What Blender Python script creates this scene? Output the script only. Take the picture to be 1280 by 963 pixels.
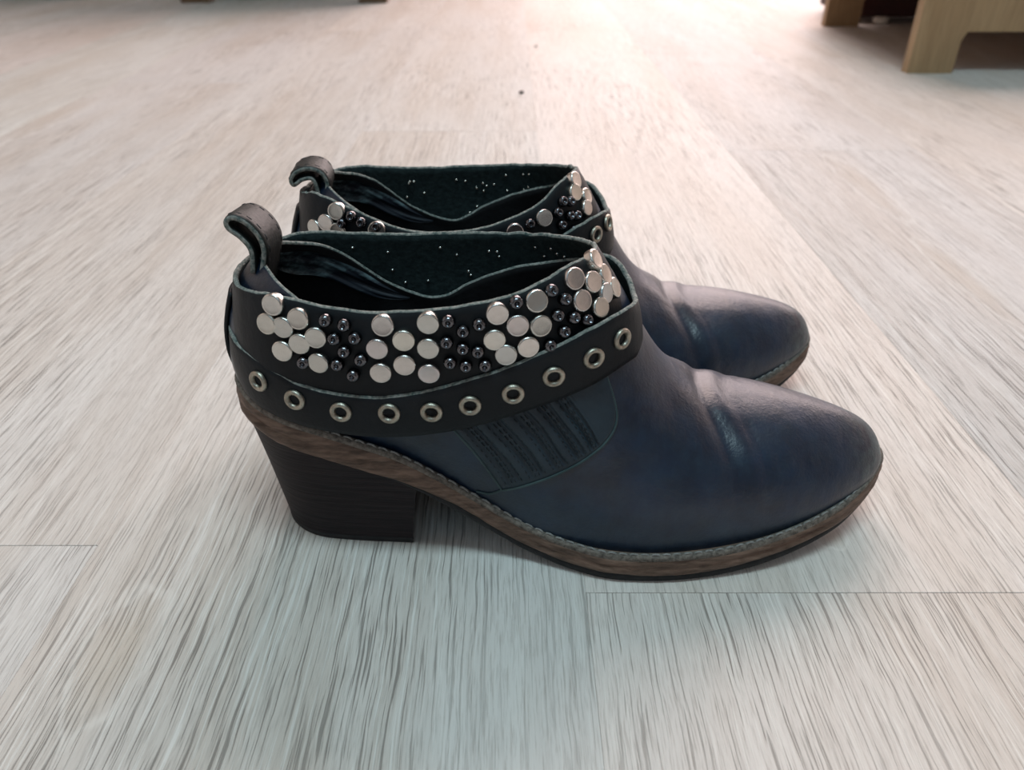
import bpy, math, random
import numpy as np
from mathutils import Vector, Matrix

for o in list(bpy.data.objects): bpy.data.objects.remove(o, do_unlink=True)
scene = bpy.context.scene
COLL = scene.collection
random.seed(7); RNG = np.random.default_rng(11)

# ---------------------------------------------------------------- camera (image 1280 x 963, focal length 960 px)
CAM_H = .215
cam_d = bpy.data.cameras.new('camera'); cam = bpy.data.objects.new('camera', cam_d); COLL.objects.link(cam)
cam_d.sensor_fit = 'HORIZONTAL'; cam_d.sensor_width = 36; cam_d.lens = 27.0
cam.location = (0, 0, CAM_H)
cam.rotation_euler = (math.pi/2 - math.atan(611.5/960), 0, 0)
cam_d.clip_start = .01
cam_d.dof.use_dof = True; cam_d.dof.focus_distance = .275; cam_d.dof.aperture_fstop = 14.0
scene.camera = cam

# ---------------------------------------------------------------- light: soft room light, a glazed door at the far end, a cool ceiling lamp overhead
world = bpy.data.worlds.new('world'); scene.world = world; world.use_nodes = True
bg = world.node_tree.nodes['Background']; bg.inputs[0].default_value = (1.0, .93, .89, 1); bg.inputs[1].default_value = .17
def area(name, loc, rot, sx, sy, watts, col, shape='RECTANGLE'):
    d = bpy.data.lights.new(name, 'AREA'); d.shape = shape; d.size = sx; d.size_y = sy; d.energy = watts; d.color = col
    o = bpy.data.objects.new(name, d); COLL.objects.link(o); o.location = loc; o.rotation_euler = rot; return o
area('window_daylight', (.35, 2.7, 2.45), (-math.radians(46), 0, 0), 2.2, 1.2, 74, (1.0, .78, .72))
area('glass_door_daylight', (1.95, 4.1, 1.5), (-math.pi/2, 0, 0), 3.7, 2.6, 132, (1.0, .815, .80))
area('rear_cool_fill', (-.1, -1.7, 1.9), (math.radians(50), 0, 0), 2.4, 1.5, 6, (.42, .78, 1.0))  # weak cool fill added behind the camera to tint the near leather sides
area('ceiling_lamp_light', (0, -.12, 2.45), (0, 0, 0), 1.2, .25, 31, (.66, .93, 1.0))
scene.view_settings.view_transform = 'Standard'; scene.view_settings.look = 'None'
scene.view_settings.gamma = 1; scene.view_settings.use_curve_mapping = False
scene.view_settings.exposure = 0.05

# ---------------------------------------------------------------- material helpers
def mat(name):
    m = bpy.data.materials.new(name); m.use_nodes = True
    nt = m.node_tree; return m, nt, nt.nodes['Principled BSDF']
def N(nt, kind, **kw):
    n = nt.nodes.new(kind)
    for k, v in kw.items():
        if k.startswith('i_'): n.inputs[int(k[2:])].default_value = v
        else: setattr(n, k, v)
    return n
def L(nt, a, b): nt.links.new(a, b)
def math_(nt, op, a, b=None):
    n = nt.nodes.new('ShaderNodeMath'); n.operation = op
    for k, v in enumerate((a, b)):
        if v is None: continue
        if hasattr(v, 'links') or hasattr(v, 'is_output'): L(nt, v, n.inputs[k])
        else: n.inputs[k].default_value = v
    return n.outputs[0]
def noise(nt, vec, scale, detail=3, rough=.55, dist=0.):
    n = nt.nodes.new('ShaderNodeTexNoise'); n.inputs['Scale'].default_value = scale; n.inputs['Detail'].default_value = detail
    n.inputs['Roughness'].default_value = rough; n.inputs['Distortion'].default_value = dist
    if vec is not None: L(nt, vec, n.inputs['Vector'])
    return n.outputs['Fac']
def ramp(nt, fac, stops):
    n = nt.nodes.new('ShaderNodeValToRGB'); e = n.color_ramp.elements
    while len(e) < len(stops): e.new(.5)
    for q, (p, c) in zip(e, stops): q.position = p; q.color = c if len(c) == 4 else (*c, 1)
    L(nt, fac, n.inputs[0]); return n.outputs[0]
def mix(nt, fac, a, b):
    n = nt.nodes.new('ShaderNodeMix'); n.data_type = 'RGBA'
    for s, v in ((0, fac), (6, a), (7, b)):
        if hasattr(v, 'is_output'): L(nt, v, n.inputs[s])
        else: n.inputs[s].default_value = v if s == 0 or len(v) == 4 else (*v, 1)
    return n.outputs[2]
def bump(nt, bs, h, strength, dist=.001):
    b = nt.nodes.new('ShaderNodeBump'); b.inputs['Strength'].default_value = strength; b.inputs['Distance'].default_value = dist
    L(nt, h, b.inputs['Height']); L(nt, b.outputs[0], bs.inputs['Normal'])
def objco(nt): return nt.nodes.new('ShaderNodeTexCoord').outputs['Object']
def mapping(nt, vec, sc, loc=(0, 0, 0)):
    m = nt.nodes.new('ShaderNodeMapping'); m.inputs['Scale'].default_value = sc; m.inputs['Location'].default_value = loc
    L(nt, vec, m.inputs['Vector']); return m.outputs[0]
G3 = lambda v: (v, v, v)

def leather_mat(name, lo, hi, rough=(.36, .52), grain=.22, scuff=0., spec=.4):
    m, nt, bs = mat(name); co = objco(nt)
    n1 = noise(nt, co, 38, 6, .65); n2 = noise(nt, co, 900, 3, .6); n3 = noise(nt, co, 18, 3, .5)
    c = mix(nt, ramp(nt, n1, [(.35, G3(0.)), (.7, G3(1.))]), lo, hi)
    if scuff:      # worn, paler patches towards the toe cap and along the ball
        sx = nt.nodes.new('ShaderNodeSeparateXYZ'); L(nt, co, sx.inputs[0])
        tip = math_(nt, 'MULTIPLY', math_(nt, 'SUBTRACT', sx.outputs[0], .126), 45.); 
        k = nt.nodes.new('ShaderNodeClamp'); L(nt, tip, k.inputs[0])
        sc = ramp(nt, noise(nt, co, 130, 6, .7), [(.42, G3(0.)), (.68, G3(1.))])
        amt = math_(nt, 'MULTIPLY', math_(nt, 'MULTIPLY', sc, scuff), math_(nt, 'ADD', math_(nt, 'MULTIPLY', k.outputs[0], .8), math_(nt, 'MULTIPLY', n3, .10)))
        c = mix(nt, amt, c, (.11, .17, .165))
    L(nt, c, bs.inputs['Base Color'])
    r = nt.nodes.new('ShaderNodeMapRange'); r.inputs[3].default_value, r.inputs[4].default_value = rough; L(nt, n1, r.inputs[0]); L(nt, r.outputs[0], bs.inputs['Roughness'])
    h = math_(nt, 'ADD', math_(nt, 'ADD', n2, math_(nt, 'MULTIPLY', noise(nt, co, 260, 4, .6), 1.2)), math_(nt, 'MULTIPLY', noise(nt, mapping(nt, co, (1.3, .7, .6)), 85, 3, .5), 5.))
    bump(nt, bs, h, grain, .0006); bs.inputs['Specular IOR Level'].default_value = spec
    return m
M = {}
M['leather'] = leather_mat('black_leather', (.0014, .0062, .0180), (.0045, .0200, .0500), (.32, .44), .20, .85, .58)
M['strap'] = leather_mat('strap_leather', (.0042, .0055, .0075), (.0085, .0110, .0145), (.46, .60), .16, 0., .22)
M['gore'] = leather_mat('panel_leather', (.0080, .0170, .0270), (.0180, .0340, .0480), (.44, .58), .25, 0., .4)
M['piping'] = leather_mat('piping_leather', (.020, .042, .048), (.050, .085, .092), (.5, .65), .3, 0., .35)
M['tab'] = leather_mat('tab_leather', (.008, .011, .011), (.020, .024, .023), (.42, .55), .3, 0., .3)
def simple(name, lo, hi, scale, rough, bumpv=.2, metal=0., stretch=(1, 1, 1), bd=.0006, lohi=(.32, .70), spec=.4):
    m, nt, bs = mat(name); co = mapping(nt, objco(nt), stretch)
    n = noise(nt, co, scale, 4, .65)
    L(nt, mix(nt, ramp(nt, n, [(lohi[0], G3(0.)), (lohi[1], G3(1.))]), lo, hi), bs.inputs['Base Color'])
    bs.inputs['Specular IOR Level'].default_value = spec; bs.inputs['Roughness'].default_value = rough; bs.inputs['Metallic'].default_value = metal
    if bumpv: bump(nt, bs, n, bumpv, bd)
    return m
M['edge'] = simple('raw_leather_edge', (.030, .062, .060), (.33, .325, .30), 700, .9, .8)
M['suede'] = simple('suede_flesh_side', (.006, .014, .016), (.022, .040, .042), 420, .95, .7)
M['lining'] = simple('dark_lining', (.004, .004, .005), (.010, .010, .012), 300, .9, .4)
M['torn'] = simple('torn_lining', (.004, .008, .016), (.16, .25, .27), 130, .6, .6, 0, (.35, 1, 1), .0006, (.52, .80))
M['welt'] = simple('brown_leather_welt', (.055, .032, .022), (.215, .135, .100), 260, .62, .7, 0, (.35, .35, 1.6), .0009)
M['rib'] = simple('worn_welt_rib', (.05, .042, .036), (.21, .18, .155), 500, .75, .8)
M['thread'] = simple('grey_thread', (.13, .13, .125), (.30, .29, .28), 900, .8, .3)
M['dark_thread'] = simple('dark_thread', (.004, .007, .010), (.012, .018, .024), 900, .7, .3)
M['sole'] = simple('dark_outsole', (.008, .008, .010), (.022, .021, .022), 300, .7, .4)
M['heel'] = simple('stacked_heel', (.0075, .0050, .0070), (.020, .013, .015), 140, .62, .5, 0, (.25, .25, 4.5), .0008, (.32, .70), .22)
def nickel():
    m, nt, bs = mat('nickel'); rnd = nt.nodes.new('ShaderNodeObjectInfo').outputs['Random']; co = objco(nt)
    c = ramp(nt, rnd, [(0., (.50, .51, .51)), (.3, (.66, .63, .57)), (.55, (.60, .55, .55)), (.8, (.68, .66, .62)), (1., (.52, .51, .48))])
    n = noise(nt, co, 320, 4, .6); L(nt, mix(nt, ramp(nt, n, [(.45, G3(0.)), (.8, G3(.5))]), c, (.42, .40, .38)), bs.inputs['Base Color'])
    bs.inputs['Metallic'].default_value = 1.; bs.inputs['Roughness'].default_value = .27; bump(nt, bs, n, .07, .0005); return m
M['nickel'] = nickel()
M['gunmetal'] = simple('gunmetal', (.07, .075, .09), (.20, .19, .20), 300, .20, .05, 1.)
M['eyelet'] = simple('aged_eyelet', (.22, .195, .16), (.50, .46, .39), 420, .42, .3, 1.)
M['hole'] = simple('hole_shade', (.002, .002, .002), (.004, .004, .004), 300, .9, 0)  # black colour standing in for the shade inside the eyelets

# ---------------------------------------------------------------- mesh helpers
def mesh(name, V, Fc, mats, parent=None, smooth=True, fm=None):
    me = bpy.data.meshes.new(name); me.from_pydata([tuple(map(float, v)) for v in V], [], [tuple(map(int, f)) for f in Fc])
    for m in (mats if isinstance(mats, (list, tuple)) else [mats]): me.materials.append(m)
    if fm is not None: me.polygons.foreach_set('material_index', np.asarray(fm, np.int32))
    if smooth: me.polygons.foreach_set('use_smooth', np.ones(len(me.polygons), bool))
    me.update(); me.validate()
    o = bpy.data.objects.new(name, me); COLL.objects.link(o)
    if parent: o.parent = parent
    return o
def tag(o, label, cat, group=None, kind=None):
    if label: o['label'] = label
    if cat: o['category'] = cat
    if group: o['group'] = group
    if kind: o['kind'] = kind
    return o
def grid_faces(nu, nv, closed_u, flip=False, base=0):
    F = []
    for i in range(nu if closed_u else nu-1):
        a, b = base+i*nv, base+((i+1) % nu)*nv
        for j in range(nv-1):
            f = (a+j, b+j, b+j+1, a+j+1); F.append(f[::-1] if flip else f)
    return F
def shell(name, G, th, mats, parent, nrm=None, fray=0., out_flip=False):
    """closed loop of cloth or leather: outer face mats[0], raw edges mats[1], inner face mats[2]; G[u, v]"""
    nu, nv, _ = G.shape
    n = normals(G) if nrm is None else nrm
    if fray:
        k = RNG.normal(0, fray, nu); k = (k+np.roll(k, 1)+np.roll(k, -1))/2
        G = G.copy(); G[:, -1, 2] += k
    # rounded raw edge: one extra loop half way through the thickness
    I = G - n*th
    mid = (G[:, -1]+I[:, -1])/2 + (G[:, -1]-G[:, -2])/np.linalg.norm(G[:, -1]-G[:, -2], axis=-1, keepdims=True)*th*.35
    midb = (G[:, 0]+I[:, 0])/2 - (G[:, 1]-G[:, 0])/np.linalg.norm(G[:, 1]-G[:, 0], axis=-1, keepdims=True)*th*.35
    V = np.concatenate([G.reshape(-1, 3), I.reshape(-1, 3), mid, midb]); b1 = nu*nv; b2 = 2*nu*nv; b3 = b2+nu
    F = grid_faces(nu, nv, True); fm = [0]*len(F)
    F2 = grid_faces(nu, nv, True, True, b1); F += F2; fm += [2]*len(F2)
    for i in range(nu):
        j = (i+1) % nu; t, u_ = i*nv+nv-1, j*nv+nv-1
        F += [(t, u_, b2+j, b2+i), (b2+i, b2+j, b1+u_, b1+t)]; fm += [1, 1]
        t, u_ = i*nv, j*nv
        F += [(u_, t, b3+i, b3+j), (b3+j, b3+i, b1+t, b1+u_)]; fm += [1, 1]
    return mesh(name, V, F, mats, parent, True, fm)
def tube(path, r, nseg=6, cap=True):
    P = np.asarray(path, float); T = np.gradient(P, axis=0); T /= np.linalg.norm(T, axis=1, keepdims=True)+1e-12
    up = np.array([.13, .2, .97]); V = []
    for p, t in zip(P, T):
        a = np.cross(t, up); a /= np.linalg.norm(a); b = np.cross(t, a)
        for k in range(nseg):
            w = 2*math.pi*k/nseg; V.append(p + r*(a*math.cos(w)+b*math.sin(w)))
    F = []
    for i in range(len(P)-1):
        for k in range(nseg):
            k2 = (k+1) % nseg; F.append((i*nseg+k, i*nseg+k2, (i+1)*nseg+k2, (i+1)*nseg+k))
    if cap: F += [tuple(range(nseg))[::-1], tuple((len(P)-1)*nseg+k for k in range(nseg))]
    return V, F
def join(parts):
    V, F = [], []
    for v, f in parts:
        b = len(V); V += list(v); F += [tuple(q+b for q in g) for g in f]
    return V, F
def lathe(prof, n=24):
    V, F = [], []
    for r, z in prof:
        for k in range(n): V.append((r*math.cos(2*math.pi*k/n), r*math.sin(2*math.pi*k/n), z))
    for i in range(len(prof)-1):
        for k in range(n):
            k2 = (k+1) % n; F.append((i*n+k, i*n+k2, (i+1)*n+k2, (i+1)*n+k))
    return V, F
def box(x0, x1, y0, y1, z0, z1, b=.0):
    """box with chamfered edges"""
    V = []
    xs, ys, zs = (x0, x1), (y0, y1), (z0, z1); sg = (1, -1)
    idx = {}
    for i in (0, 1):
        for j in (0, 1):
            for k in (0, 1):
                for ax in range(3):
                    p = [xs[i], ys[j], zs[k]]
                    for a2, s in ((0, sg[i]), (1, sg[j]), (2, sg[k])):
                        if a2 != ax: p[a2] += s*b
                    # vertex on face normal to ax
                    idx[i, j, k, ax] = len(V); V.append(tuple(p))
    F = []
    for ax in range(3):
        o = [a for a in range(3) if a != ax]
        for s in (0, 1):
            q = []
            for (a, c) in ((0, 0), (1, 0), (1, 1), (0, 1)):
                t = [0, 0, 0]; t[ax] = s; t[o[0]] = a; t[o[1]] = c; q.append(idx[(*t, ax)])
            flip = (s == 0) ^ (ax == 1); F.append(tuple(q[::-1] if flip else q))
    if b > 0:
        for ax in range(3):          # edges along ax
            o = [a for a in range(3) if a != ax]
            for a in (0, 1):
                for c in (0, 1):
                    t0 = [0, 0, 0]; t0[o[0]] = a; t0[o[1]] = c; t1 = list(t0); t1[ax] = 1
                    F.append((idx[(*t0, o[0])], idx[(*t1, o[0])], idx[(*t1, o[1])], idx[(*t0, o[1])]))
        for i in (0, 1):
            for j in (0, 1):
                for k in (0, 1): F.append((idx[i, j, k, 0], idx[i, j, k, 1], idx[i, j, k, 2]))
    return V, F
def fix_normals(o):
    import bmesh
    bm = bmesh.new(); bm.from_mesh(o.data); bmesh.ops.recalc_face_normals(bm, faces=bm.faces); bm.to_mesh(o.data); bm.free()
    return o


# ---------------------------------------------------------------- boot geometry (boot space: x heel->toe, y across, z up)
def cr(P, t, closed=True):
    P = np.asarray(P, float); t = np.asarray(t, float); n = len(P)
    i = np.floor(t).astype(int)
    if closed:
        f = t - i; a, b, c, d = P[(i-1) % n], P[i % n], P[(i+1) % n], P[(i+2) % n]
    else:
        i = np.clip(i, 0, n-2); f = t - i
        Q = np.vstack([2*P[:1]-P[1:2], P, 2*P[-1:]-P[-2:-1]])
        a, b, c, d = Q[i], Q[i+1], Q[i+2], Q[i+3]
    f = f.reshape(f.shape + (1,)*(P.ndim-1))
    return .5*((2*b) + (c-a)*f + (2*a-5*b+4*c-d)*f**2 + (3*b-a-3*c+d)*f**3)

# sole outline (x, half width), toe to heel
OUT = [(.1487,0),(.1468,.0065),(.1425,.0130),(.1355,.0200),(.125,.0278),(.110,.0348),(.095,.0400),(.080,.0436),(.065,.0460),(.050,.0468),
       (.035,.0455),(.020,.0408),(.005,.0358),(-.010,.0327),(-.025,.0314),(-.040,.0310),(-.055,.0310),(-.070,.0304),(-.081,.0285),(-.090,.0242),(-.0970,.0175),(-.1012,.0095),(-.1028,0)]
ZB = [(-.107,.0570),(-.0988,.0545),(-.0857,.0503),(-.068,.0452),(-.055,.0402),(-.041,.0345),(-.0295,.0269),(-.012,.0147),(.003,.0052),(.018,.0010),(.030,.0),(.060,.0),(.078,.0004),(.093,.0019),(.110,.0045),(.127,.0087),(.143,.0133),(.152,.016)]
_zx = np.linspace(-.11, .155, 500)
_k = np.exp(-.5*(np.arange(-30, 31)/9.)**2); _k /= _k.sum()
_zy = np.interp(_zx, [a for a, b in ZB], [b for a, b in ZB])
_zy = np.convolve(np.pad(_zy, 30, mode='reflect', reflect_type='odd'), _k, 'valid')
def zbot(x): return np.maximum(np.interp(x, _zx, _zy), 0)
SOLE_T = .0125
def outline(nsub, near, far):
    """closed loop of (x, y): toe -> near side (y<0) -> heel -> far side"""
    n = len(OUT); P = [(x, -d*(1+(near-1)*np.clip((x-.0)/.05, 0, 1))) for x, d in OUT] + [(x, d*(1+(far-1)*np.clip((x-.0)/.05, 0, 1))) for x, d in OUT[-2:0:-1]]
    return cr(P, np.arange(0, len(P), 1/nsub))

# upper: columns from the toe centre round the near side to the heel centre, each from the welt up to the collar (x, half width, z)
COL = [
 [(.1465,0,.020),(.1468,0,.0295),(.1375,0,.0412),(.112,0,.0500),(.081,0,.0560),(.0590,0,.0670),(.0352,0,.1040)],
 [(.1415,.0120,.020),(.1415,.0125,.0290),(.1325,.0115,.0400),(.109,.0115,.0488),(.080,.0115,.0552),(.0575,.0100,.0665),(.0340,.0085,.1040)],
 [(.1270,.0235,.018),(.1265,.0242,.0270),(.1200,.0220,.0375),(.102,.0205,.0465),(.076,.0200,.0532),(.0540,.0185,.0655),(.0300,.0165,.1025)],
 [(.1050,.0330,.014),(.1048,.0338,.0235),(.1005,.0318,.0345),(.089,.0295,.0435),(.069,.0275,.0515),(.0480,.0255,.0650),(.0235,.0230,.1000)],
 [(.0780,.0395,.010),(.0780,.0402,.0205),(.0760,.0388,.0320),(.069,.0362,.0415),(.057,.0330,.0510),(.0380,.0305,.0655),(.0135,.0268,.0970)],
 [(.0480,.0425,.009),(.0480,.0432,.0185),(.0480,.0425,.0295),(.046,.0398,.0400),(.039,.0365,.0505),(.0240,.0330,.0660),(.0000,.0292,.0935)],
 [(.0180,.0370,.010),(.0180,.0380,.0195),(.0185,.0385,.0310),(.018,.0372,.0420),(.014,.0352,.0530),(.0050,.0325,.0670),(-.0140,.0298,.0880)],
 [(-.012,.0295,.0240),(-.012,.0308,.0330),(-.012,.0322,.0420),(-.0125,.0328,.0510),(-.015,.0325,.0600),(-.021,.0312,.0705),(-.030,.0298,.0808)],
 [(-.040,.0270,.0430),(-.040,.0284,.0505),(-.040,.0300,.0570),(-.0405,.0306,.0640),(-.042,.0308,.0715),(-.046,.0302,.0800),(-.049,.0290,.0880)],
 [(-.070,.0265,.0540),(-.070,.0278,.0600),(-.070,.0286,.0660),(-.070,.0288,.0730),(-.0695,.0284,.0810),(-.069,.0270,.0900),(-.066,.0250,.1025)],
 [(-.0910,.0205,.0600),(-.0915,.0212,.0660),(-.0915,.0216,.0730),(-.0905,.0214,.0810),(-.0885,.0206,.0900),(-.0850,.0190,.1000),(-.0785,.0160,.1095)],
 [(-.1020,0,.0620),(-.1030,0,.0680),(-.1035,0,.0760),(-.1022,0,.0850),(-.0998,0,.0945),(-.0950,0,.1030),(-.0865,0,.1135)],
]
def upper_ctrl(near, far, lean=0., sag=0.):
    def c(col, s, k):
        r = []
        for j, (x, d, z) in enumerate(col):
            w = 1 + (k-1)*np.clip(x/.05, 0, 1)*max(0, 1-j/4)
            r.append((x + lean*np.clip(x/.03, 0, 1)*(0,0,0,.2,.6,1,1)[j], s*d*w, z - sag*(0,0,.4,.9,1,.4,0)[j]*np.exp(-((x-.085)/.035)**2)))
        return r
    return np.array([c(q, -1, near) for q in COL] + [c(q, 1, far) for q in COL[-2:0:-1]])
def creases(G):
    """flex wrinkles across the vamp"""
    x, y, z = G[..., 0], G[..., 1], G[..., 2]
    a = np.abs(y)/.042
    m = np.clip((z-.012)/.02, 0, 1)
    dz = np.zeros_like(x)
    for xc, w, A, sl in ((.0620,.0065,.0009,.006),(.0705,.0028,-.0015,.012),(.0765,.0034,.0006,.014),(.0815,.0020,-.0007,.016),(.0865,.0016,-.0003,.02)):
        xx = xc + sl*a**1.5 + .0006*np.sin(y*150+xc*900)
        dz = dz + A*np.exp(-((x-xx)/w)**2)*(1-.55*np.clip(a, 0, 1))
    return dz*m*np.clip((x-.04)/.012, 0, 1)
def normals(G, closed=True):
    if closed: du = np.roll(G, -1, 0) - np.roll(G, 1, 0)
    else: du = np.gradient(G, axis=0)
    dv = np.gradient(G, axis=1)
    n = np.cross(dv, du); n /= np.linalg.norm(n, axis=-1, keepdims=True) + 1e-12
    return n
def upper_pts(C, s, t):
    """point(s) on the upper at column parameter s, height parameter t (arrays of the same shape)"""
    s = np.asarray(s, float).ravel(); t = np.asarray(t, float).ravel(); n = len(C); out = []
    i = np.floor(s).astype(int); f = s - i
    tt = np.clip(t, 0, 6)
    def colat(k):
        r = np.empty((len(tt), 3)); j = np.clip(np.floor(tt).astype(int), 0, 5); g = (tt-j)[:, None]
        Q = np.concatenate([2*C[:, :1]-C[:, 1:2], C, 2*C[:, -1:]-C[:, -2:-1]], 1)
        k = k % n
        a, b, c, d = Q[k, j], Q[k, j+1], Q[k, j+2], Q[k, j+3]
        return .5*((2*b)+(c-a)*g+(2*a-5*b+4*c-d)*g**2+(3*b-a-3*c+d)*g**3)
    a, b, c, d = colat(i-1), colat(i), colat(i+1), colat(i+2); g = f[:, None]
    P = .5*((2*b)+(c-a)*g+(2*a-5*b+4*c-d)*g**2+(3*b-a-3*c+d)*g**3)
    return P
def upper_frame(C, s, t):
    e = .03
    P = upper_pts(C, s, t)
    du = upper_pts(C, np.asarray(s)+e, t) - upper_pts(C, np.asarray(s)-e, t)
    dv = upper_pts(C, s, np.minimum(np.asarray(t)+e, 6)) - upper_pts(C, s, np.maximum(np.asarray(t)-e, 0))
    n = np.cross(dv, du); n /= np.linalg.norm(n, axis=-1, keepdims=True)
    P = P + n*creases(P)[:, None]
    return P, n

# studded band: (x, half width near, half width far, z top) and lower edge
BAND = [ # x, half width, z of the upper edge near / far, then x, half width, z of the lower edge
 (-.0960,.0000,.1060,.1060,-.0990,.0000,.0740),
 (-.0930,.0120,.1062,.1068,-.0960,.0140,.0735),
 (-.0865,.0215,.1075,.1085,-.0885,.0245,.0720),
 (-.0740,.0283,.1085,.1085,-.0750,.0312,.0700),
 (-.0480,.0322,.1050,.1062,-.0480,.0345,.0680),
 (-.0200,.0335,.1068,.1062,-.0180,.0355,.0700),
 (.0030,.0318,.1118,.1068,.0060,.0350,.0770),
 (.0175,.0235,.1165,.1090,.0270,.0300,.0830),
 (.0260,.0125,.1165,.1118,.0385,.0180,.0860),
 (.0290,.0000,.1145,.1145,.0430,.0000,.0870)]
BELT = [
 (-.1008,.0000,.0880,.0880,-.1012,.0000,.0700),
 (-.0968,.0150,.0868,.0868,-.0970,.0155,.0680),
 (-.0860,.0262,.0845,.0845,-.0862,.0265,.0645),
 (-.0680,.0335,.0777,.0777,-.0680,.0330,.0610),
 (-.0440,.0362,.0753,.0753,-.0440,.0352,.0589),
 (-.0190,.0372,.0810,.0810,-.0190,.0362,.0625),
 (.0040,.0368,.0897,.0897,.0040,.0360,.0700),
 (.0240,.0330,.0985,.0985,.0245,.0325,.0770),
 (.0375,.0225,.1010,.1010,.0395,.0225,.0812),
 (.0428,.0110,.0985,.0985,.0458,.0112,.0790),
 (.0440,.0000,.0960,.0960,.0472,.0000,.0770)]
BAND_SAG = [-.001, -.0032, -.0046, -.0004, .0060, .0075, .0048, .0015, 0, 0]     # the other boot's band slumps on its near side
BAND_F = [(a, b, c-q, d, e, f, h) for (a, b, c, d, e, f, h), q in zip(BAND, BAND_SAG)]
def lean_x(x, lean): return x + lean*np.clip(x/.03, 0, 1)
def ring_ctrl(R, lean=0.):
    N = [((lean_x(a,lean),-b,c),(lean_x(d,lean),-e,f)) for a,b,c,g,d,e,f in R]; F = [((lean_x(a,lean),b,g),(lean_x(d,lean),e,f)) for a,b,c,g,d,e,f in R[-2:0:-1]]
    A = np.array(N+F); return A[:, 0], A[:, 1]
def ring_pts(R, u, v, lean=0., bulge=.0012):
    """outer face of a strap: u round the loop (control index), v 0 bottom .. 1 top"""
    T, B = ring_ctrl(R, lean); u = np.asarray(u, float); v = np.asarray(v, float)
    t, b = cr(T, u), cr(B, u)
    P = b + (t-b)*v[..., None]
    c = np.array([-.03, 0, 0]); o = P*[1, 1, 0] - c*[1, 0, 0]; o[..., 2] = 0
    o /= np.linalg.norm(o, axis=-1, keepdims=True)+1e-9
    return P + o*(bulge*4*v*(1-v))[..., None]
def ring_frame(R, u, v, lean=0.):
    e = .02; u = np.asarray(u, float); v = np.asarray(v, float)
    P = ring_pts(R, u, v, lean)
    du = ring_pts(R, u+e, v, lean)-ring_pts(R, u-e, v, lean); dv = ring_pts(R, u, v+e, lean)-ring_pts(R, u, v-e, lean)
    n = np.cross(du, dv); n /= np.linalg.norm(n, axis=-1, keepdims=True)
    return P, n, du/np.linalg.norm(du, axis=-1, keepdims=True)
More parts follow.
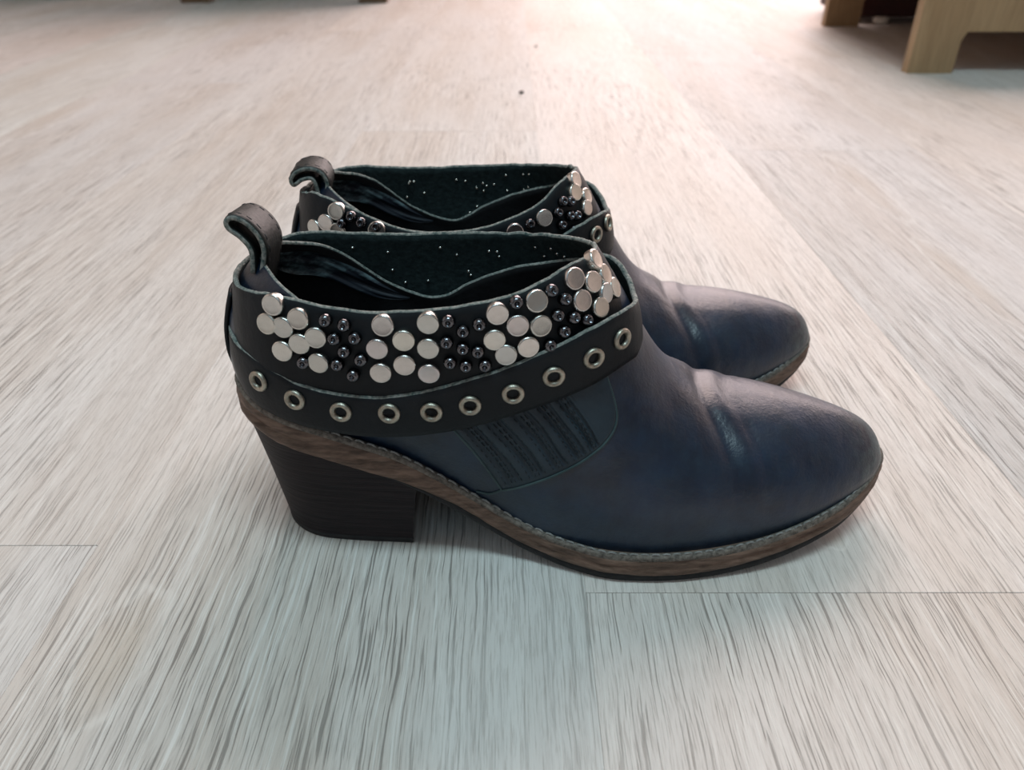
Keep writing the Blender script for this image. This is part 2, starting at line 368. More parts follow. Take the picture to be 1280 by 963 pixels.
# ---------------------------------------------------------------- floor of wood-look planks
def plank_material():
    m, nt, bs = mat('limed_oak_plank')
    geo = nt.nodes.new('ShaderNodeNewGeometry').outputs['Position']; rnd = nt.nodes.new('ShaderNodeObjectInfo').outputs['Random']
    sp = nt.nodes.new('ShaderNodeSeparateXYZ'); L(nt, geo, sp.inputs[0]); x, y = sp.outputs[0], sp.outputs[1]
    ro = math_(nt, 'MULTIPLY', rnd, 57.)
    def vec(sx, sy, xx=None):
        c = nt.nodes.new('ShaderNodeCombineXYZ')
        L(nt, math_(nt, 'MULTIPLY', xx if xx is not None else x, sx), c.inputs[0]); L(nt, math_(nt, 'MULTIPLY', y, sy), c.inputs[1]); L(nt, ro, c.inputs[2]); return c.outputs[0]
    w1 = noise(nt, vec(7, 2.0), 1, 1, .4); w2 = noise(nt, vec(60, 30), 1, 2, .5)
    wx = math_(nt, 'ADD', x, math_(nt, 'ADD', math_(nt, 'MULTIPLY', math_(nt, 'SUBTRACT', w1, .5), .050), math_(nt, 'MULTIPLY', math_(nt, 'SUBTRACT', w2, .5), .0022)))
    px = math_(nt, 'ADD', x, math_(nt, 'ADD', math_(nt, 'MULTIPLY', math_(nt, 'SUBTRACT', w1, .5), .012), math_(nt, 'MULTIPLY', math_(nt, 'SUBTRACT', w2, .5), .0022)))
    g1 = noise(nt, vec(1050, 19, px), 1, 3, .6)          # long open pores
    g2 = noise(nt, vec(1700, 90, px), 1, 3, .65)          # fine fibre
    g3 = noise(nt, vec(150, 3.5, wx), 1, 3, .6)          # growth bands
    dens = ramp(nt, noise(nt, vec(11, 4), 1, 2, .5), [(.34, G3(.22)), (.62, G3(1.))])
    tone = noise(nt, vec(14, 2.2, wx), 1, 3, .55)
    base = mix(nt, ramp(nt, tone, [(.38, G3(0.)), (.66, G3(1.))]), (.60, .575, .555), (.535, .48, .435))
    base = mix(nt, ramp(nt, g3, [(.45, G3(0.)), (.75, G3(.35))]), base, (.72, .70, .675))
    base = mix(nt, ramp(nt, g2, [(.32, G3(.55)), (.52, G3(0.))]), base, (.36, .325, .30))
    pore = math_(nt, 'MULTIPLY', ramp(nt, g1, [(.365, G3(1.)), (.43, G3(0.))]), dens)
    lime = math_(nt, 'MULTIPLY', ramp(nt, g1, [(.55, G3(0.)), (.64, G3(1.))]), dens)
    base = mix(nt, math_(nt, 'MULTIPLY', lime, .55), base, (.78, .765, .74))
    base = mix(nt, math_(nt, 'MULTIPLY', pore, .64), base, (.115, .10, .09))
    kn = noise(nt, vec(95, 30), 1, 3, .6)                 # knots: beige heart with a pale rim
    for kx, ky, rx, ry in ((-.132, .170, .0120, .030), (.302, .470, .011, .075), (.310, .67, .013, .09), (.126, .228, .006, .010), (-.53, .92, .022, .12)):
        dx = math_(nt, 'DIVIDE', math_(nt, 'SUBTRACT', x, kx), rx); dy = math_(nt, 'DIVIDE', math_(nt, 'SUBTRACT', y, ky), ry)
        d = math_(nt, 'SQRT', math_(nt, 'ADD', math_(nt, 'MULTIPLY', dx, dx), math_(nt, 'MULTIPLY', dy, dy)))
        d = math_(nt, 'MULTIPLY', math_(nt, 'ADD', d, math_(nt, 'MULTIPLY', math_(nt, 'SUBTRACT', kn, .5), 1.1)), .5)
        base = mix(nt, ramp(nt, d, [(.15, G3(.42)), (.52, G3(0.))]), base, (.50, .42, .345))
        base = mix(nt, ramp(nt, d, [(.44, G3(0.)), (.49, G3(.35)), (.51, G3(.35)), (.56, G3(0.))]), base, (.72, .69, .65))
    hv = nt.nodes.new('ShaderNodeHueSaturation'); L(nt, base, hv.inputs['Color'])
    v = nt.nodes.new('ShaderNodeMapRange'); v.inputs[3].default_value, v.inputs[4].default_value = .96, 1.03; L(nt, rnd, v.inputs[0]); L(nt, v.outputs[0], hv.inputs['Value'])
    tint = nt.nodes.new('ShaderNodeMix'); tint.data_type = 'RGBA'; tint.blend_type = 'MULTIPLY'; tint.inputs[0].default_value = 1.
    L(nt, hv.outputs[0], tint.inputs[6]); L(nt, nt.nodes['Object Info'].outputs['Color'], tint.inputs[7]); L(nt, tint.outputs[2], bs.inputs['Base Color'])
    r = nt.nodes.new('ShaderNodeMapRange'); r.inputs[3].default_value, r.inputs[4].default_value = .42, .58; L(nt, g3, r.inputs[0]); L(nt, r.outputs[0], bs.inputs['Roughness'])
    bs.inputs['Specular IOR Level'].default_value = .22
    h = math_(nt, 'SUBTRACT', math_(nt, 'ADD', math_(nt, 'MULTIPLY', lime, .35), math_(nt, 'MULTIPLY', g2, .25)), pore)
    bump(nt, bs, h, .55, .0006)
    return m
M['plank'] = plank_material()
M['gap'] = simple('floor_gap', (.16, .145, .13), (.20, .18, .16), 200, .9, 0)
floor = mesh('floor', *box(-2.4, 4.1, -1.6, 4.4, -.02, -.0062), M['gap'], None, False); floor['kind'] = 'structure'
PW, PL, X0 = .1895, 1.37, .0270
V, F = box(0, PW-.00005, 0, PL-.0002, -.006, 0, .00012)
plank_me = None
TONE = {0: (1.07, 1.03, 1.01), 1: (.91, .92, .935), 2: (.97, .955, .94), -1: (1.0, 1.0, 1.0), -2: (.98, .975, .97), -3: (.93, .93, .935)}
JOINT = {0: .1962, -1: .85, -2: .2204, -3: 1.103, 1: .775, 2: 1.30}
for k in range(-9, 14):
    y0 = JOINT.get(k, (k*.617) % 1.37) - 2*PL
    while y0 < 3.9:
        if y0 + PL > -.7:
            if plank_me is None:
                o = mesh('plank', V, F, M['plank'], floor, False); plank_me = o.data
            else:
                o = bpy.data.objects.new('plank', plank_me); COLL.objects.link(o); o.parent = floor
            o.location = (X0 + k*PW, y0, 0); o.color = (*TONE.get(k, (.97+.03*math.sin(k*2.1), .97, .97)), 1)
        y0 += PL

M['wall'] = simple('cream_wall', (.70, .655, .60), (.74, .70, .645), 40, .85, .1)
def wall(name, *b): o = mesh(name, *box(*b), M['wall'], None, False); o['kind'] = 'structure'
wall('wall_back', -2.45, 4.1, 4.2, 4.3, -.02, 2.7); wall('wall_left', -2.45, -2.35, -1.6, 4.2, -.02, 2.7); wall('wall_right', 4.0, 4.1, -1.6, 4.2, -.02, 2.7)

# ---------------------------------------------------------------- ankle boots
STUDS = {
 'near': dict(
  stud=[(2.97,.944),(2.854,.769),(3.124,.769),(3.33,.871),(3.33,.654),(3.523,.738),(3.086,.551),(3.536,.509),(4.281,.908),(4.204,.702),(4.217,.473),(4.487,.775),(4.474,.545),(4.77,.914),(4.744,.69),(4.719,.455),(5.606,.895),(5.529,.672),(5.67,.497),(5.863,.738),(5.979,.509),(6.197,.883),(6.197,.66),(7.007,.895),(7.431,.787),(7.007,.69),(7.393,.539),(7.70,.63),(7.83,.944),(7.946,.775),(8.12,.6)],
  bead=[(3.639,.908),(3.844,.889),(3.729,.751),(3.96,.781),(3.831,.648),(3.343,.479),(3.741,.515),(4.011,.588),(3.909,.431),(5.001,.908),(5.156,.799),(5.361,.835),(4.95,.726),(5.13,.648),(5.31,.594),(4.963,.533),(5.143,.479),(5.387,.449),(5.889,.944),(6.48,.908),(6.686,.781),(6.506,.678),(6.763,.588),(6.994,.503),(6.557,.509),(6.313,.443)],
  eye=[(2.1,.642),(2.814,.654),(3.5,.636),(4.143,.666),(4.686,.569),(5.2,.533),(5.8,.497),(6.4,.533),(7.071,.533),(7.714,.575)]),
 'far': dict(
  stud=[(2.88,0.932),(2.61,0.775),(2.173,0.672),(2.906,0.732),(3.549,0.902),(7.534,0.926),(7.316,0.811),(7.791,0.678),(7.586,0.563),(6.21,0.817)],
  bead=[(3.163,0.938),(3.317,0.914),(2.996,0.823),(3.549,0.944),(6.814,0.817),(7.046,0.757),(6.583,0.751),(6.904,0.612),(7.123,0.563),(6.621,0.582),(6.93,0.431),(5.901,0.841)],
  eye=[(7.586,.66),(8.22,.75),(6.9,.55),(2.3,.64)])}
GT = [(7.302,4.174),(6.579,5.096),(5.588,5.533),(4.526,5.628),(3.897,5.628),(3.506,5.593)]
GB = [(6.716,1.584),(6.232,2.826),(5.668,3.819),(5.046,4.469),(4.121,5.049),(3.571,5.486)]

for _k in ('stud', 'bead'): STUDS['far'][_k] += [(a, b*.93) for a, b in STUDS['near'][_k] if 3.85 < a < 5.8 and b < .9]
STUDS['far']['eye'] += [q for q in STUDS['near']['eye'] if 2.5 < q[0] < 6.6]

def place(o, P, n, t):
    z = Vector(n).normalized(); x = Vector(t); x = (x - z*x.dot(z)).normalized(); y = z.cross(x)
    m = Matrix((x, y, z)).transposed().to_4x4(); m.translation = Vector(P); o.matrix_local = m

_proto = {}
def proto_mesh(kind):
    if kind in _proto: return _proto[kind]
    R = .00365
    if kind == 'stud':     # flat disc with a rolled rim
        V, F = lathe([(R*.96, -.001), (R, .0004), (R, .0013), (R*.96, .00175), (R*.88, .0020), (R*.80, .00195), (R*.4, .0019), (.00005, .0019)], 28); fm = None; mats = [M['nickel']]
    elif kind == 'bead':   # domed bead with a dimple in its crown
        r = .0022
        V, F = lathe([(r*.85, -.0010), (r, .0002), (r*1.02, .0010), (r*.95, .0018), (r*.74, .0025), (r*.52, .0028), (r*.40, .00265), (r*.30, .0021), (.00004, .0018)], 18); fm = None; mats = [M['gunmetal']]
    else:                  # rolled eyelet, closed by a black disc painted as the shaded hole
        r = .0038
        pr = [(r, -.0004), (r*1.0, .0001), (r*.93, .0006), (r*.80, .00085), (r*.64, .0007), (r*.54, .0002), (r*.50, -.0004), (r*.49, -.0006), (.00004, -.0006)]
        V, F = lathe(pr, 24); fm = [0]*(24*6)+[1]*(24*2); mats = [M['eyelet'], M['hole']]
    me = bpy.data.meshes.new({'stud': 'stud', 'bead': 'bead', 'eye': 'eyelet'}[kind]); me.from_pydata(V, [], F)
    for m in mats: me.materials.append(m)
    if fm: me.polygons.foreach_set('material_index', np.asarray(fm, np.int32))
    me.polygons.foreach_set('use_smooth', np.ones(len(me.polygons), bool)); me.update()
    _proto[kind] = me; return me

def make_boot(label, loc, rz, side, near, far, lean, tab_path, tab_tilt):
    root = bpy.data.objects.new('ankle_boot', None); COLL.objects.link(root); root.location = loc; root.rotation_euler = (0, 0, rz)
    root.empty_display_size = .05
    tag(root, label, 'boot', 'pair of studded ankle boots')
    # ---- upper
    C = upper_ctrl(near, far, lean, .0034 if side == 'far' else 0.); nc = len(C); nu, nv = nc*10, 73
    s, t = np.meshgrid(np.arange(nu)/10., np.linspace(0, 6, nv), indexing='ij')
    P, n = upper_frame(C, s.ravel(), t.ravel()); G = P.reshape(nu, nv, 3)
    up = shell('upper', G, .0017, [M['leather'], M['edge'], M['lining']], root, None, .00012)
    # pricked seam and edge lines are parts of the upper
    # ---- insole closing the inside
    nn = normals(G); I = G[:, 9]-nn[:, 9]*.0030; k = nu//2
    V = []; F = []
    for i in range(0, k+1):
        a, b = I[i], I[(nu-i) % nu]
        for w in np.linspace(0, 1, 7): V.append(a*(1-w)+b*w)
    for i in range(k):
        for j in range(6): F.append((i*7+j, (i+1)*7+j, (i+1)*7+j+1, i*7+j+1))
    mesh('insole', V, F, M['lining'], root)
    # ---- sole: welt, rib, outsole
    o = outline(6, near, far); no = len(o); tn = np.roll(o, -1, 0)-np.roll(o, 1, 0); tn /= np.linalg.norm(tn, axis=1, keepdims=True)
    on = np.stack([tn[:, 1], -tn[:, 0]], 1); on *= np.sign((on*(o-[.02, 0])).sum(1).mean())
    zb = zbot(o[:, 0]); zt = zb+SOLE_T
    wb = zb+np.interp(o[:, 0], [-.05, -.02, .02], [.0008, .0042, .0040])     # underside of the brown layer
    def ring(inset, z): return np.c_[o-on*(np.zeros(no)+inset)[:, None], z]
    wob = .00022*np.convolve(np.pad(RNG.normal(0, 1, no), 4, mode='wrap'), np.ones(9)/3, 'valid')
    def loft(name, rings, mats, fm_of=None, capb=False, parent=root):
        G_ = np.stack(rings, 1); m_ = G_.shape[1]; F_ = grid_faces(no, m_, True); fm = None
        if fm_of: fm = [fm_of(i % (m_-1)) for i in range(len(F_))]
        V_ = list(G_.reshape(-1, 3))
        if capb:
            h = no//2
            for i in range(h):
                a, b, c, d = i, i+1, (no-i-1) % no, (no-i) % no
                F_.append((a*m_, b*m_, c*m_, d*m_) if len({a, b, c, d}) == 4 else tuple(q*m_ for q in dict.fromkeys((a, b, c, d))))
            if fm: fm += [0]*h
        return fix_normals(mesh(name, V_, F_, mats, parent, True, fm))
    hz = zt-wb
    loft('welt', [ring(.004, wb+.0002), ring(.0004+wob, wb), ring(wob*.6, wb+.0007), ring(-.0002-wob, wb+hz*.30), ring(.0003+wob, wb+hz*.42), ring(.0000+wob, wb+hz*.52), ring(.0002-wob, wb+hz*.72), ring(.0007+wob, zt-.0010), ring(.0018, zt-.0006), ring(.009, zt-.0008)], M['welt'])
    rib = loft('welt_rib', [ring(.0005, zt-.0018), ring(.0003+wob, zt-.0006), ring(.0007+wob, zt+.0003), ring(.0016, zt+.0007), ring(.0026, zt+.0006), ring(.0034, zt-.0004), ring(.0040, zt-.0020)], M['rib'])
    loft('outsole', [ring(.0022, zb), ring(.0012, zb+.0004), ring(.0010, zb+.0012), ring(.0012, wb-.0003), ring(.004, wb+.0006)], M['sole'], None, True)
    # stitches lie along the rib
    seg = np.linalg.norm(np.diff(np.vstack([o, o[:1]]), axis=0), axis=1); cum = np.r_[0, np.cumsum(seg)]; tot = cum[-1]
    R3 = np.c_[o-on*.0016, zt+.0008]; R3 = np.vstack([R3, R3[:1]]); parts = []
    for q in np.arange(0, tot-.004, .0040):
        ss = q+np.array([0, .0006, .0016, .0026, .0031]); pts = np.stack([np.interp(ss, cum, R3[:, c]) for c in range(3)], 1)
        pts[:, 2] += np.array([-.0006, .00005, .00025, .00005, -.0006]); parts.append(tube(pts, .00042, 5))
    st = mesh('stitching', *join(parts), M['thread'], rib); st['kind'] = 'stuff'
    # ---- heel
    hk = np.where(o[:, 0] < -.0335)[0]; ho = o[hk]; hon = on[hk]
    nb = 8; br = np.linspace(0, 1, nb+2)[1:-1]
    e0, e1 = ho[-1], ho[0]
    brst = np.stack([e0[0]+(e1[0]-e0[0])*br-.0035*np.sin(np.pi*br), e0[1]+(e1[1]-e0[1])*br], 1)
    H = np.vstack([ho-hon*.0012, brst]); hz0 = np.r_[zbot(ho[:, 0])+.0012, zbot(brst[:, 0])+.0012]
    bx = np.interp(H[:, 0], [-.103, -.0335], [-.0938, -.0375]); by = H[:, 1]*np.interp(H[:, 0], [-.10, -.07, -.0335], [.80, .80, .855])
    def heel_ring(w, z): e = w**.85; return np.c_[H[:, 0]*(1-e)+bx*e, H[:, 1]*(1-e)+by*e, z]
    lv = [heel_ring(w, hz0*(1-w)+.0028*w) for w in np.linspace(0, 1, 15)]
    def hloft(name, rings, m_, parent):
        nh = len(H); G_ = np.stack(rings, 1); m2 = G_.shape[1]; F_ = grid_faces(nh, m2, True)
        F_ += [tuple(i*m2 for i in range(nh))[::-1], tuple(i*m2+m2-1 for i in range(nh))]
        return fix_normals(mesh(name, G_.reshape(-1, 3), F_, m_, parent, False))
    heel = hloft('heel', lv, M['heel'], root)
    q = heel_ring(1., np.full(len(H), .0027)); c = q.mean(0)
    def sc(r, k, z): r = r.copy(); r[:, :2] = c[:2]+(r[:, :2]-c[:2])*k; r[:, 2] = z; return r
    hloft('heel_tip', [sc(q, .985, .0028), sc(q, 1.004, .0022), sc(q, 1.0, .0006), sc(q, .985, 0.)], M['sole'], root)
    for me_ in (heel.data,):
        me_.polygons.foreach_set('use_smooth', np.ones(len(me_.polygons), bool))
        me_.set_sharp_from_angle(angle=math.radians(38))
    # ---- stitched side panel (pin-tucked) on the near side
    na, nb = 150, 26
    def panel_st(a, b):
        T = cr(GT, a*5, False); B = cr(GB, a*5, False); return T+(B-T)*b[..., None]
    A, B_ = np.meshgrid(np.linspace(0, 1, na), np.linspace(0, 1, nb), indexing='ij')
    q = panel_st(A.ravel(), B_.ravel()); PP, nn2 = upper_frame(C, q[:, 0], q[:, 1])
    LINES = [.055, .10, .165, .21, .275, .32, .385, .43, .49, .535]
    prof = np.full(A.shape, .0009)
    for i, c0 in enumerate(LINES): prof -= (.00095 if i % 2 else .00075)*np.exp(-((A-c0-.003*np.sin(B_*9+i))/.009)**2)*np.clip((.93-B_)/.06, 0, 1)
    prof += .00035*np.sin(A*60)*(A < .56)*np.clip((.9-B_)/.1, 0, 1)
    eg = np.minimum(np.minimum(A, 1-A)*40, (1-B_)*14); prof *= np.clip(eg, 0.0, 1)**.5
    PP = PP+nn2*(prof.ravel()+.00015)[:, None]
    pan = fix_normals(mesh('side_panel', PP, grid_faces(na, nb, False), M['gore'], root))
    parts = []
    for c0 in LINES:
        for dl in (-.014, .014):
            for b0 in np.arange(.05, .88, .075):
                bb = np.linspace(b0, b0+.05, 4); q = panel_st(np.full(4, c0+dl), bb); p, n2 = upper_frame(C, q[:, 0], q[:, 1])
                parts.append(tube(p+n2*np.array([.0006, .00115, .00115, .0006])[:, None], .00022, 4))
    st = mesh('tuck_stitching', *join(parts), M['dark_thread'], pan); st['kind'] = 'stuff'
    aa = np.linspace(0, .985, 90); q = panel_st(aa, np.ones(90)); p1, n1 = upper_frame(C, q[:, 0], q[:, 1])
    bb = np.linspace(0.02, 1, 40); q = panel_st(np.zeros(40), bb); p2, n2 = upper_frame(C, q[:, 0], q[:, 1])
    mesh('panel_piping', *join([tube(np.vstack([p2+n2*.0004, p1+n1*.0004]), .00055, 6)]), M['piping'], pan)
    q = cr([(7.034, .698), (6.868, .981), (6.716, 1.584)], np.linspace(0, 2, 20), False); p, n2 = upper_frame(C, q[:, 0], q[:, 1])
    mesh('seam', *tube(p+n2*.0002, .0005, 6), M['piping'], up)
    # ---- back stay: leather strip down the back over the straps
    V = []; F = []; pth = np.array([(-.0985, .100), (-.1010, .093), (-.1030, .085), (-.1035, .077), (-.1022, .070), (-.1010, .0635)]); pth = cr(pth, np.linspace(0, 5, 26), False)
    Gs = np.stack([np.stack([np.r_[x+.0010+.9*(abs(y)/.012)**2*.004, y, z] for y in np.linspace(-.0085, .0085, 9)]) for x, z in pth])
    G2 = Gs+np.array([-.0013, 0, 0]); V = np.concatenate([Gs.reshape(-1, 3), G2.reshape(-1, 3)]); m_ = 26*9
    F = grid_faces(26, 9, False)+grid_faces(26, 9, False, True, m_)
    for i in range(25):
        for j in (0, 8): F.append((i*9+j, (i+1)*9+j, m_+(i+1)*9+j, m_+i*9+j))
    for j in range(8):
        for i in (0, 25): F.append((i*9+j, i*9+j+1, m_+i*9+j+1, m_+i*9+j))
    fix_normals(mesh('back_stay', V, F, M['strap'], root))
    # ---- pull tab: folded strip
    pp = cr(tab_path, np.linspace(0, len(tab_path)-1, 60), False); tg = np.gradient(pp, axis=0); tg /= np.linalg.norm(tg, axis=1, keepdims=True); nm = np.c_[-tg[:, 1], tg[:, 0]]
    ny = 9; ys = np.linspace(-.0108, .0108, ny); V = []; th = .0012
    for sgn in (1, -1):
        for i in range(60):
            for y in ys:
                e = 1-.35*(abs(y)/.0108)**6; x, z = pp[i]+nm[i]*th*sgn*e
                V.append((x+tab_tilt[0]*y, y, z+tab_tilt[1]*y))
    m_ = 60*ny; F = grid_faces(60, ny, False)+grid_faces(60, ny, False, True, m_); fm = [0]*len(F)
    for i in range(59):
        for j in (0, ny-1): F.append((i*ny+j, (i+1)*ny+j, m_+(i+1)*ny+j, m_+i*ny+j)); fm.append(1)
    for j in range(ny-1):
        for i in (0, 59): F.append((i*ny+j, i*ny+j+1, m_+i*ny+j+1, m_+i*ny+j)); fm.append(1)
    tab = fix_normals(mesh('pull_tab', V, F, [M['tab'], M['edge']], root, True, fm))
    tab['label'] = 'looped leather pull tab at the heel'
    parts = []
    for y in (-.0076, .0076):
        for i in range(3, 50, 4):
            sl = slice(i, i+3); a = pp[sl]+nm[sl]*(.00115)*tab_sign(pp, nm, i)
            parts.append(tube(np.c_[a[:, 0]+tab_tilt[0]*y, np.full(3, y), a[:, 1]+tab_tilt[1]*y], .00022, 4))
    st = mesh('tab_stitching', *join(parts), M['dark_thread'], tab); st['kind'] = 'stuff'
    # ---- torn lining hanging inside the heel
    nt_, mt_ = 70, 16; s_ = np.linspace(11.3, 14.4, nt_); V = []
    for i, a in enumerate(s_):
        x_ = i/(nt_-1); w = math.sin(math.pi*x_)**.7*(.75+.25*math.sin(x_*9))
        for j in range(mt_):
            r_ = j/(mt_-1); tt = 5.80-1.25*w*r_-.05*math.sin(x_*14); p, n_ = upper_frame(C, np.array([a]), np.array([tt]))
            wr = .0007*math.sin(r_*11+x_*7)+.0004*math.sin(r_*23-x_*11)
            V.append(p[0]-n_[0]*(.0026+.0030*r_**2*w+wr*w))
    tl = mesh('torn_lining', V, grid_faces(nt_, mt_, False), M['torn'], root); tl['label'] = 'torn crumpled lining inside the heel'
    # ---- studded band
    BND = BAND if side == 'near' else BAND_F
    nB = 2*len(BAND)-2; nu = nB*14; nv = 14
    u, v = np.meshgrid(np.arange(nu)*nB/nu, np.linspace(0, 1, nv), indexing='ij')
    G = ring_pts(BND, u, v, lean); nr = -normals(G); nr *= np.sign((nr*(G-[-.03, 0, .09])).sum())
    band = shell('studded_band', G, .0018, [M['strap'], M['edge'], M['suede']], root, nr, .00016); fix_normals(band)
    band['label'] = 'wide leather band covered in metal studs'
    def put(kind, lst, R_, parent, lift):
        for (a, b) in lst:
            p, n_, d = ring_frame(R_, np.array([a]), np.array([b]), lean)
            ob = bpy.data.objects.new({'stud': 'stud', 'bead': 'bead', 'eye': 'eyelet'}[kind], proto_mesh(kind)); COLL.objects.link(ob); ob.parent = parent
            n_ = n_[0]+RNG.normal(0, .05 if kind != 'eye' else .02, 3)
            place(ob, p[0]+n_/np.linalg.norm(n_)*lift, n_, d[0])
    put('stud', STUDS[side]['stud'], BND, band, .0003); put('bead', STUDS[side]['bead'], BND, band, .0003)
    # prong ends showing as specks on the inside of the far wall
    parts = []
    for i in range(46):
        a = 9.6+8*RNG.random(); b = .25+.6*RNG.random(); p, n_, d = ring_frame(BND, np.array([a]), np.array([b]), lean)
        V, F = lathe([(.0007, 0), (.0006, .0004), (.00002, .0006)], 6); c0 = p[0]-n_[0]*.0019
        t_ = d[0]; b_ = np.cross(n_[0], t_); V = [c0+t_*x+b_*y-n_[0]*z for x, y, z in V]; parts.append((V, F))
    st = mesh('stud_prongs', *join(parts), M['nickel'], band); st['kind'] = 'stuff'
    # ---- eyelet belt
    nB = 2*len(BELT)-2; nu = nB*14; nv = 10
    u, v = np.meshgrid(np.arange(nu)*nB/nu, np.linspace(0, 1, nv), indexing='ij')
    G = ring_pts(BELT, u, v, lean, .0008); nr = -normals(G); nr *= np.sign((nr*(G-[-.03, 0, .08])).sum())
    belt = shell('eyelet_belt', G, .0019, [M['strap'], M['edge'], M['suede']], root, nr, .00012); fix_normals(belt)
    belt['label'] = 'narrow leather belt with metal eyelets'
    put('eye', STUDS[side]['eye'], BELT, belt, .0002)
    return root
def tab_sign(pp, nm, i):
    c = pp.mean(0); return 1. if ((pp[i]-c)*nm[i]).sum() > 0 else -1.

make_boot('black studded ankle boot nearest the camera, in front of its twin', (0, .247, 0), 0., 'near', 1., .93, 0.,
          [(-.0862, .100), (-.0836, .108), (-.0818, .1150), (-.0828, .1203), (-.0860, .1246), (-.0898, .1264), (-.0922, .1252), (-.0918, .1226), (-.0885, .1196), (-.0860, .1150), (-.0868, .107)], (-.03, -.15))
make_boot('black studded ankle boot standing behind the other boot, partly hidden', (.0035, .335, 0), math.radians(3.8), 'far', .93, 1., -.004,
          [(-.0862, .100), (-.0838, .1075), (-.0828, .1125), (-.0850, .1168), (-.0900, .1184), (-.0950, .1170), (-.0976, .1138), (-.0966, .1116), (-.0930, .1138), (-.0885, .1138), (-.0868, .107)], (-.04, -.06))

# ---------------------------------------------------------------- furniture at the back
def wood_mat(name, lo, hi, rough):
    m, nt, bs = mat(name); co = objco(nt)
    n = noise(nt, mapping(nt, co, (60, 60, 5)), 1, 4, .6); n2 = noise(nt, mapping(nt, co, (300, 300, 16)), 1, 3, .6)
    c = mix(nt, ramp(nt, n, [(.3, G3(0.)), (.7, G3(1.))]), lo, hi); c = mix(nt, ramp(nt, n2, [(.35, G3(.4)), (.55, G3(0.))]), c, tuple(v*.55 for v in lo))
    L(nt, c, bs.inputs['Base Color']); bs.inputs['Roughness'].default_value = rough; bump(nt, bs, n2, .15, .0005); return m
M['oak'] = wood_mat('oak_laminate', (.31, .195, .100), (.41, .275, .150), .5)
M['brown'] = wood_mat('brown_wood', (.10, .055, .03), (.16, .09, .05), .5)
M['maroon'] = simple('maroon_laminate', (.030, .007, .007), (.055, .013, .012), 30, .45, .1)
M['white'] = simple('white_plastic', (.75, .73, .70), (.82, .80, .77), 60, .5, .05)
def panel_with_legs(name, x0, x1, y0, th, leg, foot, top, parent, m):
    """upright board cut out below into two feet"""
    pr = [(x0, 0), (x0+leg, 0), (x0+leg, foot-.012), (x0+leg+.006, foot), (x1-leg-.006, foot), (x1-leg, foot-.012), (x1-leg, 0), (x1, 0), (x1, top), (x0, top)]
    n = len(pr); V = [(x, y0, z) for x, z in pr]+[(x, y0+th, z) for x, z in pr]
    F = [(0, 1, 2, 3, 9), (3, 4, 8, 9), (4, 5, 6, 7, 8)]
    F = [(0, 1, 2, 9), (2, 3, 9), (3, 4, 8, 9), (4, 5, 8), (5, 6, 7, 8)]
    F += [tuple(q+n for q in f)[::-1] for f in F]+[(i, (i+1) % n, n+(i+1) % n, n+i) for i in range(n)]
    return fix_normals(mesh(name, V, F, m, parent, False))
bench = bpy.data.objects.new('wooden_bench', None); COLL.objects.link(bench); bench.location = (.9, 1.4, 0)
tag(bench, 'light oak bench with cut-out board ends at the back right', 'bench')
panel_with_legs('front_board', -.334, .55, -.230, .018, .065, .055, .150, bench, M['oak'])
panel_with_legs('rear_board', -.290, .55, .243, .018, .067, .055, .150, bench, M['oak'])
mesh('bench_top', *box(-.36, .57, -.25, .28, .150, .168, .002), M['oak'], bench, False)
box_o = bpy.data.objects.new('storage_box', None); COLL.objects.link(box_o); box_o.location = (1.02, 1.80, 0)
tag(box_o, 'dark maroon storage box behind the oak bench', 'box')
mesh('body', *box(-.335, .35, -.118, .10, .012, .145, .003), M['maroon'], box_o, False)
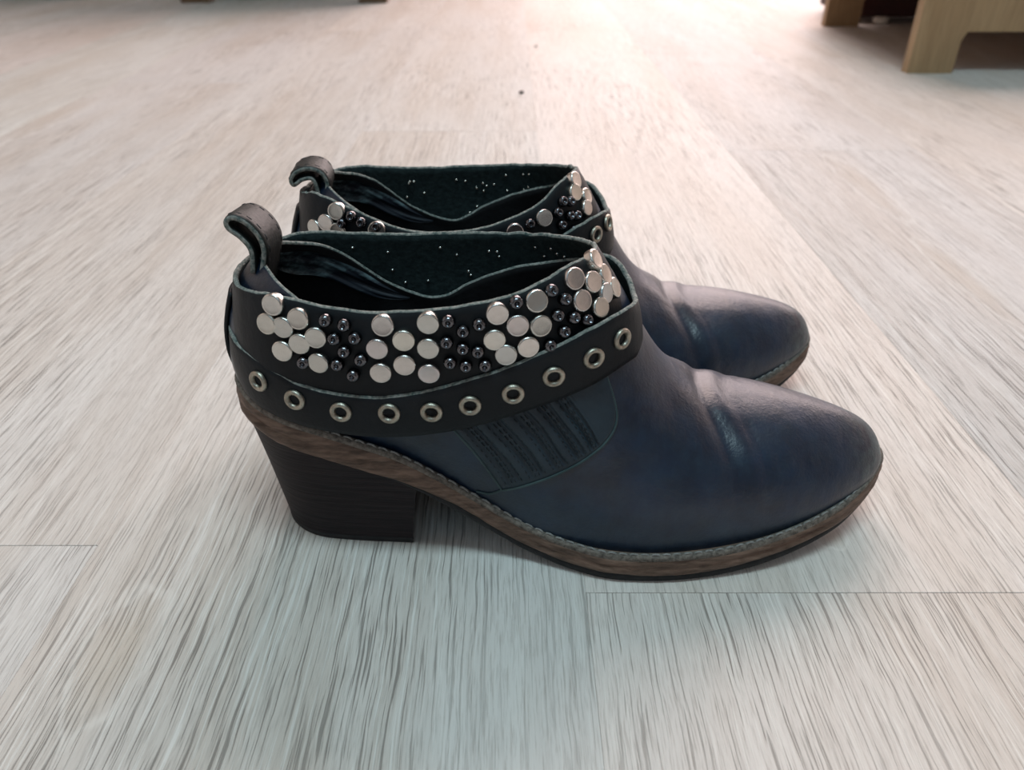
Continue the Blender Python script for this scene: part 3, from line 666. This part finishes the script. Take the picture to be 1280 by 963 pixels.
for fx in (-.285, .30):
    for fy in (-.105, .08):
        V, F = lathe([(.00003, 0), (.012, 0), (.0145, .003), (.0145, .010), (.012, .0125), (.00003, .0125)], 18); me = mesh('glide_foot', V, F, M['white'], box_o); me.location = (fx, fy-.012, 0)
def cabinet(label, x, y, w, d, legw, m, z0=.10, h=.85):
    c = bpy.data.objects.new('cabinet', None); COLL.objects.link(c); c.location = (x, y, 0); tag(c, label, 'cabinet')
    mesh('body', *box(0, w, 0, d, z0, h, .004), m, c, False)
    for lx in (0, w-legw):
        for ly in (0, d-.05):
            t = .86; V = [(lx+legw*(.5+(a-.5)*t), ly+.05*(.5+(b-.5)*t), 0) for a, b in ((0, 0), (1, 0), (1, 1), (0, 1))]+[(lx+legw*a, ly+.05*b, z0+.002) for a, b in ((0, 0), (1, 0), (1, 1), (0, 1))]
            fix_normals(mesh('leg', V, [(0, 1, 2, 3), (4, 5, 6, 7)]+[(i, (i+1) % 4, 4+(i+1) % 4, 4+i) for i in range(4)], m, c, False))
    return c
cabinet('brown wooden cabinet whose short leg shows at the top left edge', -.792, 2.025, .50, .38, .078, M['brown'])
cabinet('dark cabinet beyond the top left corner, seen mirrored in the floor', -1.98, 2.14, .98, .36, .07, M['brown'], .06)
# ---------------------------------------------------------------- crumbs on the floor
M['crumb'] = simple('crumb', (.02, .018, .016), (.06, .05, .04), 400, .9, .4)
def crumb(label, x, y, r, seed):
    g = np.random.default_rng(seed); V = []; F = []
    na, nb = 10, 7
    for j in range(nb):
        th = math.pi*j/(nb-1)
        for i in range(na):
            k = r*(1+.25*g.normal()); V.append((k*math.sin(th)*math.cos(2*math.pi*i/na), .8*k*math.sin(th)*math.sin(2*math.pi*i/na), r*.55+.55*r*math.cos(th)))
    for j in range(nb-1):
        for i in range(na): F.append((j*na+i, j*na+(i+1) % na, (j+1)*na+(i+1) % na, (j+1)*na+i))
    o = mesh('crumb', V, F, M['crumb']); o.location = (x, y, 0); tag(o, label, 'crumb', 'crumbs on the floor')
crumb('larger dark crumb lying on the bare floor behind the boots', .0124, 1.0377, .0032, 3)
crumb('tiny crumb lying on the floor farther back than the larger one', .0405, 1.40, .0020, 5)
